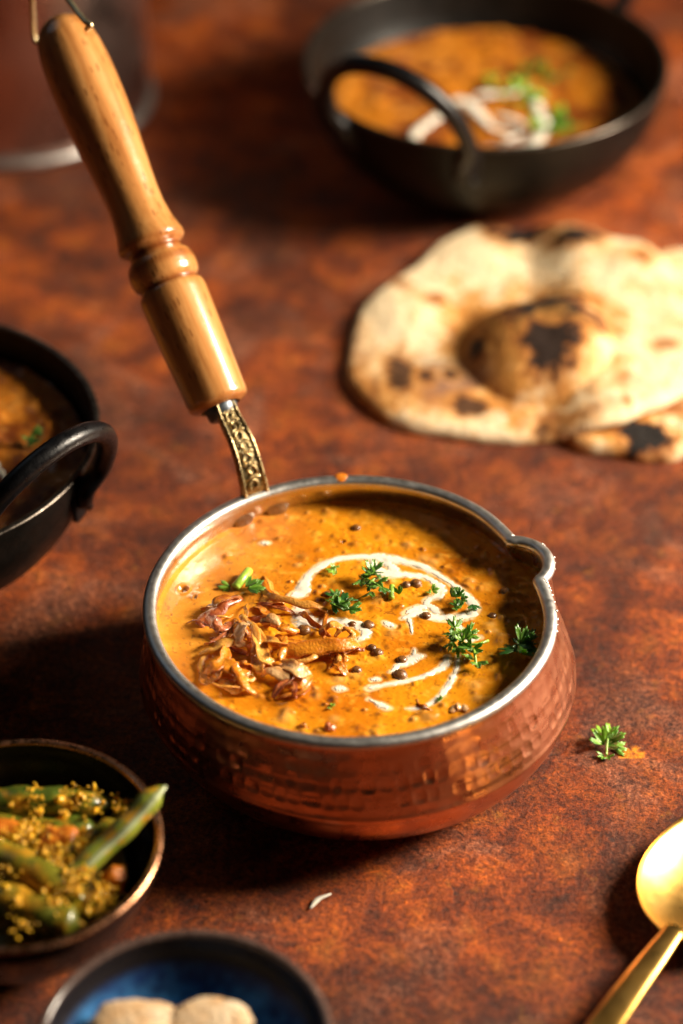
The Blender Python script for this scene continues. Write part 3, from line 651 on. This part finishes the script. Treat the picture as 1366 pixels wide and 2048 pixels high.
cream_on([[(905, 205, 6), (870, 235, 11), (832, 265, 11), (828, 290, 9), (845, 300, 7)], [(905, 200, 12), (935, 205, 14), (960, 230, 12), (985, 255, 8), (1020, 265, 7)], [(950, 190, 8), (1000, 185, 14), (1050, 180, 10), (1065, 195, 8), (1080, 225, 12), (1085, 260, 13), (1060, 290, 12), (1010, 296, 10), (950, 300, 12), (905, 295, 8)], [(990, 230, 5), (1030, 240, 8), (1050, 262, 6), (1010, 280, 6)]], L1, 'white cream swirl on the curry in the back kadai')
cream_on([[(-60, 880, 5), (-20, 915, 6), (5, 950, 6), (28, 975, 5)]], L2, 'thin cream line on the curry in the left kadai')
def kcor(px, py, lvl, lab, seed, n=7, spr=.7, sz=.75, br=(.3, .8)):
    r = np.random.RandomState(seed); coriander(px, py, lvl+.1, rb(n, spr, sz, r, br, .4), lab, seed=seed, group='coriander on the kadai curries')
kcor(985, 178, L1, 'bright green coriander at the top left of the back cream swirl', 31, 4, .4, .55, (.6, .95))
kcor(1040, 203, L1, 'dark green coriander over the top right of the back cream swirl', 32)
kcor(1110, 255, L1, 'green coriander at the right edge of the back cream swirl', 33, 9, .8, .7, (.3, .7))
kcor(1092, 152, L1, 'green coriander behind the cream in the back kadai', 34, 7, .8, .6, (.3, .6))
kcor(65, 888, L2, 'dark coriander fleck on the left kadai curry', 35, 4, .25, .4, (.1, .4))

# ------------------------------------------------------------------ big copper pot, back left
PC = P(28, 203, 0)
pot = thing('copper_pot', 'large tall copper pot with a pale foot ring, blurred at the back left corner', 'pot', (PC[0], PC[1], 0))
prf = catmull([(6.6, .5), (6.75, 1.2), (6.8, 4), (6.8, 9), (6.9, 13), (7.0, 14)], 30); mesh('body', *lathe(prf[::-1], 128), MT['copper2'], pot)
mesh('inner_wall', *lathe([(6.8, 14), (6.6, 9), (6.6, 1), (.1, .8)], 96), MT['steel_in'], pot)
mesh('foot_ring', *sweep([(6.75*math.cos(a), 6.75*math.sin(a), .3) for a in np.linspace(0, 2*math.pi, 128, endpoint=False)], .28, .28, 12, closed=True), MT['steel'], pot)
mesh('rim', *sweep([(6.95*math.cos(a), 6.95*math.sin(a), 14) for a in np.linspace(0, 2*math.pi, 128, endpoint=False)], .2, .2, 10, closed=True), MT['steel'], pot)

# ------------------------------------------------------------------ naan
def naan(outline, zref, base_fn, top_fn, label, spots, seed):
    pts = [P(a, b, zref+(.8*float(sstep(1050, 1200, a)) if zref > .4 else 0)) for a, b in outline]; C = np.mean(pts, 0); pts = catmull([*pts, pts[0]], 240)[:-1]
    # arc in angle
    an = np.arctan2(pts[:, 1]-C[1], pts[:, 0]-C[0]); rd = np.hypot(pts[:, 1]-C[1], pts[:, 0]-C[0]); o = np.argsort(an); an = an[o]; rd = rd[o]
    n1, n2 = 130, 420; th = np.linspace(-math.pi, math.pi, n2, endpoint=False); Rd = np.interp(th, an, rd, period=2*math.pi)*(1+.008*vnoise(th*9, th*0+seed))
    rho = 1-(1-np.linspace(0.005, 1, n1))**1.3
    X = C[0]+np.outer(rho, Rd*np.cos(th)); Y = C[1]+np.outer(rho, Rd*np.sin(th))
    edge = np.outer(1-rho, Rd)               # distance from edge
    prof = np.sqrt(np.clip(1-(1-np.clip(edge/.5, 0, 1))**2, 0, 1))
    zb = base_fn(X, Y); h = top_fn(X, Y)+.08*fbm(X*.8, Y*.8, seed)+.04*fbm(X*2.5, Y*2.5, seed)+.03*np.clip(fbm(X*5, Y*5, seed), 0, 1)
    Z = zb+.05+np.clip(h, .12, 9)*prof
    dough = np.array([.72, .58, .37]); tan = np.array([.56, .26, .055]); brown = np.array([.24, .07, .014]); black = np.array([.012, .009, .008])
    f = fbm(X*.7, Y*.7, seed+4.); col = dough+(tan-dough)*np.clip(f*1.3-.12, 0, .55)[..., None]
    speck = fbm(X*2.6, Y*2.6, seed+9.); col = col+(tan-col)*np.clip(speck*1.6-.5, 0, .7)[..., None]
    wob = .75*fbm(X*1.3+.37*Y, Y*1.3-.3*X, seed+2.)+.5*fbm(X*4+Y*1.7, Y*4-X*1.5, seed+3.)
    for px, py, rx, ry, zz, kind, st in sorted(spots, key=lambda q: 'bgk'.index(q[5])):
        q = P(px, py, zz); d = np.sqrt(((X-q[0])/(rx/52.))**2+((Y-q[1])/(ry/52./.56))**2)+wob
        if kind == 'k':
            col = col+(tan-col)*(sstep(2.3, 1.4, d)*.75*st)[..., None]; col = col+(brown-col)*(sstep(1.75, 1.15, d)*.9*st)[..., None]; col = col+(black-col)*(sstep(1.22, .98, d)*st)[..., None]
        elif kind == 'b': col = col+(tan-col)*(sstep(1.7, .9, d)*.8*st)[..., None]; col = col+(brown-col)*(sstep(1.15, .3, d)*st)[..., None]
        elif kind == 'g': col = col+(np.array([.16, .10, .085])-col)*(sstep(1.3, .6, d)*st)[..., None]
    V = np.stack([X, Y, Z], -1).reshape(-1, 3); Vb = np.stack([X, Y, zb+.03-.0*Z], -1).reshape(-1, 3)
    Fc = grid_faces(n1, n2); o_ = n1*n2
    F2 = [f[::-1] for f in Fc]; F3 = [tuple(i+o_ for i in f) for f in Fc]
    F4 = [((n1-1)*n2+j, (n1-1)*n2+(j+1) % n2, (n1-1)*n2+(j+1) % n2+o_, (n1-1)*n2+j+o_) for j in range(n2)]
    cb = np.tile(dough*.9, (o_, 1))
    o = mesh('naan', np.vstack([V, Vb]), [f for f in Fc]+[f[::-1] for f in F3]+F4, MT['naan'], col=np.vstack([col.reshape(-1, 3), cb]))
    return tag(o, label, 'naan', 'naan breads')
outA = [(691, 709), (694, 751), (727, 802), (810, 846), (893, 859), (949, 870), (1011, 873), (1099, 862), (1203, 841), (1280, 817), (1366, 779), (1425, 730), (1440, 660), (1410, 590), (1358, 549), (1327, 513), (1280, 480), (1228, 472), (1177, 455), (1125, 453), (1073, 453), (970, 448), (918, 458), (867, 489), (831, 521), (763, 570), (722, 611), (700, 655)]
outB = [(1090, 840), (1110, 862), (1156, 892), (1228, 905), (1306, 915), (1366, 908), (1460, 880), (1560, 790), (1570, 640), (1480, 530), (1366, 500), (1290, 520), (1190, 620), (1100, 760)]
def g2(X, Y, px, py, z, rx, ry, p=2.):
    q = P(px, py, z); return np.exp(-(np.sqrt(((X-q[0])/(rx/52.))**2+((Y-q[1])/(ry/52./.56))**2))**p)
BX = P(1105, 0+850, .5)[0]
def baseA(X, Y):
    q = P(1130, 800, .5); return .85*sstep(q[0]-1.2, q[0]+1.5, X)*1.0
def topA(X, Y):
    return .42+1.75*np.clip(1-(1/.95)*(np.clip(-np.log(g2(X, Y, 1076, 680, 1.2, 172, 112, 2.)+1e-9), 0, 9)), 0, 1)**.9+.28*g2(X, Y, 1160, 505, .8, 75, 36, 3)+.35*g2(X, Y, 800, 610, .8, 85, 65)+.30*g2(X, Y, 960, 500, .8, 120, 45)+.3*g2(X, Y, 840, 770, .7, 110, 45)-.25*g2(X, Y, 925, 650, .7, 40, 70)+.3*g2(X, Y, 1270, 540, .8, 70, 40)
naan(outB, .3, lambda X, Y: 0*X, lambda X, Y: .50+0*X, 'partly hidden naan with one black spot, under the right side of the larger naan', [(1292, 868, 38, 27, .7, 'k', 1), (1250, 840, 70, 40, .7, 'b', .9), (1160, 858, 70, 26, .7, 'b', 1), (1230, 840, 90, 30, .7, 'b', 1), (1330, 800, 60, 30, .7, 'b', .9)], 2.)
naan(outA, .45, baseA, topA, 'large puffed charred naan with a big blackened bubble, on top of the other', [
 (1105, 620, 78, 62, 2.3, 'k', 1), (1105, 680, 50, 34, 2.3, 'k', .95), (985, 650, 90, 100, 1.6, 'b', 1), (1020, 690, 90, 60, 1.6, 'b', .8), (940, 640, 40, 70, 1., 'b', .7), (1060, 600, 150, 75, 2.0, 'b', .6), (1150, 580, 90, 40, 2.2, 'b', .5), (1150, 487, 42, 19, 1.1, 'k', 1), (1045, 458, 60, 20, .8, 'k', 1), (1010, 470, 50, 20, .8, 'b', .6),
 (800, 745, 26, 36, .9, 'k', .8), (850, 745, 16, 14, .9, 'k', .85), (900, 735, 14, 12, .9, 'k', .9), (940, 798, 28, 16, .9, 'k', .8), (952, 695, 14, 20, 1., 'k', .9), (870, 770, 130, 45, .8, 'b', .75), (740, 770, 60, 50, .7, 'b', .75), (880, 740, 110, 40, .8, 'g', .6), (720, 700, 30, 60, .7, 'b', .5),
 (872, 585, 26, 15, .9, 'b', .9), (802, 558, 20, 13, .9, 'b', .6), (905, 655, 26, 40, .8, 'b', .6), (1282, 532, 22, 15, 1., 'b', .9), (1330, 685, 28, 13, 1.4, 'b', .7), (1105, 815, 62, 26, 1.2, 'b', .85), (1085, 830, 14, 10, 1.2, 'k', .6), (1132, 765, 22, 12, 1.4, 'b', .8), (1240, 756, 20, 14, 1.4, 'b', .7), (1255, 800, 10, 10, 1.4, 'b', .8), (1020, 770, 60, 30, 1.2, 'b', .5), (1180, 820, 50, 15, 1.2, 'b', .5), (985, 590, 50, 25, 1.5, 'b', .6)], 7.)

# ------------------------------------------------------------------ bean bowl
BZ = 4.2; BC = P(30, 1684, BZ); br_ = 294/ (F/np.dot(BC-CAM, DIR))
bowl = thing('vegetable_bowl', 'black bowl with a shiny copper rim holding green beans, at the left edge', 'bowl', (BC[0], BC[1], 0))
mesh('body', *lathe(catmull([(br_, BZ), (br_-.15, BZ-.8), (br_-.9, BZ-2.4), (br_-2.3, .5), (br_-2.9, .05), (.1, .02)], 30), 128), MT['bowl_dark'], bowl)
Vv, Ff = lathe(catmull([(br_-.18, BZ), (br_-.35, BZ-.8), (br_-1.2, BZ-2.2), (br_-2.6, .8), (.1, .6)], 30), 128); mesh('inner_wall', Vv, Ff, MT['bowl_dark'], bowl)
mesh('rim', *sweep([((br_-.09)*math.cos(a), (br_-.09)*math.sin(a), BZ) for a in np.linspace(0, 2*math.pi, 160, endpoint=False)], .125, .09, 10, closed=True), MT['rim_cu'], bowl)
def bean(pts, rad, label, seed, tone=(.10, .15, .012), tone2=(.22, .26, .02), slit=False, group='green beans in the vegetable bowl'):
    pth = catmull([P(a, b, z_) for a, b, z_ in pts], 40); t = np.linspace(0, 1, 40)
    rd = rad*np.minimum(1, np.minimum(t/.10+.25, (1-t)/.22+.08))*(1+.05*np.sin(t*26+seed))
    V, Fc = sweep(pth, rd, rd*.8, 16); k = np.clip(.5+.8*fbm(V[:, 0]*1.5+seed, V[:, 1]*1.5, V[:, 2]), 0, 1)[:, None]; col = np.array(tone)+(np.array(tone2)-np.array(tone))*k; ky = np.clip(fbm(V[:, 0]*3.2+seed, V[:, 1]*3.2, V[:, 2]*3.2+5)*2.8+.05, 0, .85)[:, None]; col = col+(np.array([.52, .24, .012])-col)*ky; V = V+(.05*fbm(V[:, 0]*4, V[:, 1]*4, V[:, 2]*4+seed))[:, None]
    b = mesh('green_bean', V, Fc, MT['bean'], col=col); tag(b, label, 'green bean', group)
    if slit:
        q = pth[6:]+np.array([.0, -.0, 0]); d = (CAM-pth[20]); d /= np.linalg.norm(d); q = q+d*(rd[6:]*.74)[:, None]+np.array([.12, -.05, 0])*rad*1.2
        V, Fc = sweep(q, rd[6:]*.30+.03, .06, 8); mesh('inner_flesh', V, Fc, MT['bean'], b, col=np.tile([.50, .56, .30], (len(V), 1)))
    return b
bean([(-60, 1608, 3.4), (60, 1600, 3.6), (150, 1605, 3.5), (245, 1612, 3.3)], .50, 'long dark green bean lying along the back of the bowl', 1, (.05, .08, .008), (.12, .16, .012))
bean([(125, 1768, 3.7), (190, 1710, 4.1), (255, 1650, 4.6), (300, 1600, 5.0), (328, 1572, 5.3)], .40, 'split bean poking out over the copper rim', 2, (.16, .20, .015), (.32, .36, .04), True)
bean([(-60, 1690, 3.5), (20, 1720, 3.7), (90, 1755, 3.7), (170, 1800, 3.5)], .58, 'olive bean running from the left edge to the bowl front', 3, (.13, .13, .01), (.26, .23, .015))
bean([(-40, 1640, 3.3), (60, 1660, 3.4), (150, 1655, 3.3), (200, 1670, 3.1)], .40, 'bean half buried behind the orange carrot', 4, (.05, .09, .008), (.16, .20, .015))
bean([(-60, 1790, 3.4), (20, 1800, 3.5), (110, 1835, 3.4), (170, 1850, 3.2)], .56, 'dark olive bean nearest the front of the bowl', 5, (.08, .09, .008), (.18, .17, .012))
bean([(100, 1740, 3.5), (160, 1700, 3.7), (210, 1665, 3.8), (240, 1640, 3.7)], .40, 'olive bean beside the split one', 6, (.14, .15, .012), (.26, .26, .02))
bean([(120, 1830, 3.0), (180, 1815, 3.3), (215, 1790, 3.3)], .38, 'short yellowish bean near the front rim', 7, (.24, .20, .01), (.36, .30, .02))
def chunk(px, py, z_, s, label, seed, mat='carrot', name='carrot_piece', cat='carrot', grp='carrot pieces in the vegetable bowl'):
    r = np.random.RandomState(seed); bm = []; nu, nv = 24, 16
    for i in range(nv):
        a = math.pi*i/(nv-1)
        for j in range(nu):
            b = 2*math.pi*j/nu; d = np.array([math.sin(a)*math.cos(b), math.sin(a)*math.sin(b), math.cos(a)]); d = np.sign(d)*np.abs(d)**(.7 if mat == 'carrot' else 1.)
            bm.append(d*np.array(s)*(1+.16*vnoise(d[:1]*1.6+seed, d[1:2]*1.6, d[2:3]*1.6)[0]+.07*vnoise(d[:1]*4+seed, d[1:2]*4, d[2:3]*4)[0]))
    return tag(mesh(name, np.array(bm)+P(px, py, z_), grid_faces(nv, nu), MT[mat]), label, cat, grp)
chunk(118, 1682, 3.6, (.62, .45, .4), 'bright orange carrot chunk in the middle of the beans', 1)
chunk(228, 1762, 3.2, (.42, .40, .42), 'brownish carrot chunk at the right inside the bowl', 2)
chunk(15, 1665, 3.6, (.5, .4, .35), 'orange carrot chunk at the left frame edge', 3)
# dark filling under the beans and the crumbs
n1, n2 = 40, 90; rho = np.linspace(.02, 1, n1); thh = np.linspace(0, 2*math.pi, n2, endpoint=False); X = np.outer(rho*(br_-1.15), np.cos(thh)); Y = np.outer(rho*(br_-1.15), np.sin(thh)); h = 2.55+.35*fbm(X, Y)+.25*(1-rho[:, None]**2)
k = np.clip(.5+fbm(X*1.6, Y*1.6, 2.), 0, 1)[..., None]; cc = np.array([.10, .10, .008])+(np.array([.30, .17, .01])-np.array([.10, .10, .008]))*k
o = mesh('vegetable_mix', np.stack([X+BC[0], Y+BC[1], h], -1).reshape(-1, 3), [f[::-1] for f in grid_faces(n1, n2)], MT['bean'], col=cc.reshape(-1, 3)); tag(o, 'olive green cooked vegetable mix under the beans', 'vegetables'); o['kind'] = 'stuff'
r = np.random.RandomState(9); prt = []
def ico(s, c, r):
    v = []; sx = r.uniform(.55, 1.5, 3)
    for i in range(6):
        a = math.pi*i/5
        for j in range(8): b = 2*math.pi*j/8; d = np.array([math.sin(a)*math.cos(b), math.sin(a)*math.sin(b), .8*math.cos(a)]); v.append(d*sx*s*(1+r.uniform(-.28, .28))+c)
    return v, grid_faces(6, 8)
cl = [(60, 1655, 45, 3.9, 40), (30, 1680, 40, 4.0, 30), (90, 1715, 40, 4.1, 30), (150, 1745, 40, 4.1, 36), (165, 1690, 25, 4.1, 18), (205, 1680, 30, 4.2, 16), (70, 1592, 30, 4.0, 12), (130, 1595, 40, 3.95, 12), (180, 1600, 40, 3.9, 12), (245, 1612, 25, 3.8, 14), (275, 1622, 12, 4.6, 8), (130, 1628, 8, 4.0, 5), (20, 1608, 6, 3.95, 3), (75, 1620, 4, 3.95, 2), (210, 1790, 35, 3.7, 26), (190, 1815, 30, 3.5, 18), (30, 1790, 25, 3.9, 12), (50, 1840, 40, 3.6, 16), (110, 1790, 30, 3.9, 14), (100, 1700, 60, 4.0, 26), (10, 1730, 40, 4.0, 16), (150, 1775, 20, 4.0, 12)]
for px, py, sp_, z_, n in cl:
    for _ in range(int(n*2.8)):
        a = px+r.normal()*sp_*.5; b = py+r.normal()*sp_*.36; prt.append(ico(r.uniform(.022, .065)*(1.9 if r.rand() < .10 else 1), P(a, b, z_+r.uniform(-.12, .06)), r))
o = mesh('yellow_crumbs', *join(prt), MT['crumb']); tag(o, 'yellow lentil crumbs scattered over the beans and carrot', 'crumbs'); o['kind'] = 'stuff'

# ------------------------------------------------------------------ blue bowl
UZ = 3.6; UC = P(369, 2088, UZ); ur = 299/(F/np.dot(UC-CAM, DIR))
ub = thing('blue_bowl', 'small bowl with a mottled blue glaze inside and brown rim, cut by the bottom edge', 'bowl', (UC[0], UC[1], 0))
mesh('body', *lathe(catmull([(ur, UZ), (ur-.3, UZ-1.0), (ur-1.4, .9), (ur-2.6, .05), (.1, .02)], 30), 128), MT['bowl_dark'], ub)
pr_ = catmull([(ur-.22, UZ), (ur-.5, UZ-.7), (ur-1.5, UZ-2.0), (ur-2.8, .8), (.1, .6)], 60); V, Fc = lathe(pr_, 200)
ang = np.arctan2(V[:, 1], V[:, 0]); f = fbm(V[:, 0]*1.1, V[:, 1]*1.1, V[:, 2]*1.1); g = fbm(V[:, 0]*3.5, V[:, 1]*3.5, V[:, 2]*3.5)
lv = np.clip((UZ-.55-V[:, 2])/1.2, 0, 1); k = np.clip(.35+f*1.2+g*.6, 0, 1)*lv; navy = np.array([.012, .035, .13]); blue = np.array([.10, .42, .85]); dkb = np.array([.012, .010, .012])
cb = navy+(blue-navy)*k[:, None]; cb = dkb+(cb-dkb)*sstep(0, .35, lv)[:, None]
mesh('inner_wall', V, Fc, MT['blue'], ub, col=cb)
mesh('rim', *sweep([((ur-.11)*math.cos(a), (ur-.11)*math.sin(a), UZ) for a in np.linspace(0, 2*math.pi, 160, endpoint=False)], .15, .12, 10, closed=True), MT['bowl_rim'], ub)
chunk(268, 2050, 2.9, (1.35, .95, .32), 'beige rounded bread piece at the left in the blue bowl', 11, 'bread', 'bread_piece', 'bread', 'bread pieces in the blue bowl')
chunk(418, 2046, 2.95, (1.3, .95, .34), 'tan toasted bread piece at the right in the blue bowl', 12, 'bread', 'bread_piece', 'bread', 'bread pieces in the blue bowl')
chunk(270, 2090, 3.1, (1.5, .9, .45), 'golden edged bread piece lowest in the blue bowl', 13, 'bread', 'bread_piece', 'bread', 'bread pieces in the blue bowl')

# ------------------------------------------------------------------ spoon
def spoon():
    N0 = P(1342, 1872, .9); D0 = P(1240, 2004, .9); d = N0-D0; d[2] = 0; d /= np.linalg.norm(d); s = np.array([d[1], -d[0], 0])
    sp_ = thing('gold_spoon', 'shiny gold spoon lying bowl up at the bottom right corner', 'spoon', (0, 0, 0))
    Lb, Wb = 8.0, 2.45
    n, m = 60, 33; V = []
    for side in (0, 1):
        for i in range(n):
            t = i/(n-1); x = t*Lb
            wq = Wb*(math.sin(math.pi*min(1, t**.78))**.62 if 0 < t < 1 else 0)
            wq = max(wq, .42*(1-t)**6)
            rimz = 1.0-.55*t+.45*t*t
            dep = .72*(wq/Wb)**1.3
            for j in range(m):
                u = -1+2*j/(m-1); z_ = rimz-dep*(1-abs(u)**2.3)
                V.append(N0*np.array([1, 1, 0])+d*x+s*u*wq+np.array([0, 0, z_-(.07 if side else 0)]))
    Fc = grid_faces(n, m, False); o = n*m; Fc = Fc+[tuple(i+o for i in f)[::-1] for f in grid_faces(n, m, False)]
    for i in range(n-1): Fc += [(i*m, i*m+o, (i+1)*m+o, (i+1)*m), (i*m+m-1, (i+1)*m+m-1, (i+1)*m+m-1+o, i*m+m-1+o)]
    mesh('bowl', V, Fc, MT['gold'], sp_)
    pth = []; wd = []; hh = []
    for t in np.linspace(0, 1, 50):
        x = .35-t*13; pth.append(N0*np.array([1, 1, 0])+d*x+np.array([0, 0, 0.94-.05*math.sin(t*3)+.55*math.exp(-((t-.35)/.3)**2)*0-.85*sstep(.15, .8, t)+.02])); wd.append(np.interp(t, [0, .04, .12, .3, 1], [.34, .36, .42, .50, .70])); hh.append(np.interp(t, [0, .1, 1], [.12, .11, .10]))
    mesh('handle', *sweep(pth, wd, hh, 14, power=.8), MT['gold'], sp_)
spoon()

# ------------------------------------------------------------------ crumbs on the table
v, f = sweep(catmull([P(620, 1818, .03), P(634, 1800, .07), P(648, 1793, .08), P(662, 1788, .04)], 12), [.02, .05, .08, .10, .10, .08, .07, .06, .055, .05, .04, .02], .04, 8)
tag(mesh('onion_shred', v, f, MT['cream']), 'thin pale curved shred on the table in front of the copper pan', 'crumb')
# dried drip on the back rim
a = R(93); v, f = dome(.26, .06, 18, 5); v[:, 1] *= .8
tag(mesh('gravy_drip', place(v, (6.80*math.cos(a), 6.80*math.sin(a), 5.565), (0, -.3, 1)), f, MT['carrot']), 'orange gravy smear on the back of the steel rim', 'drip')
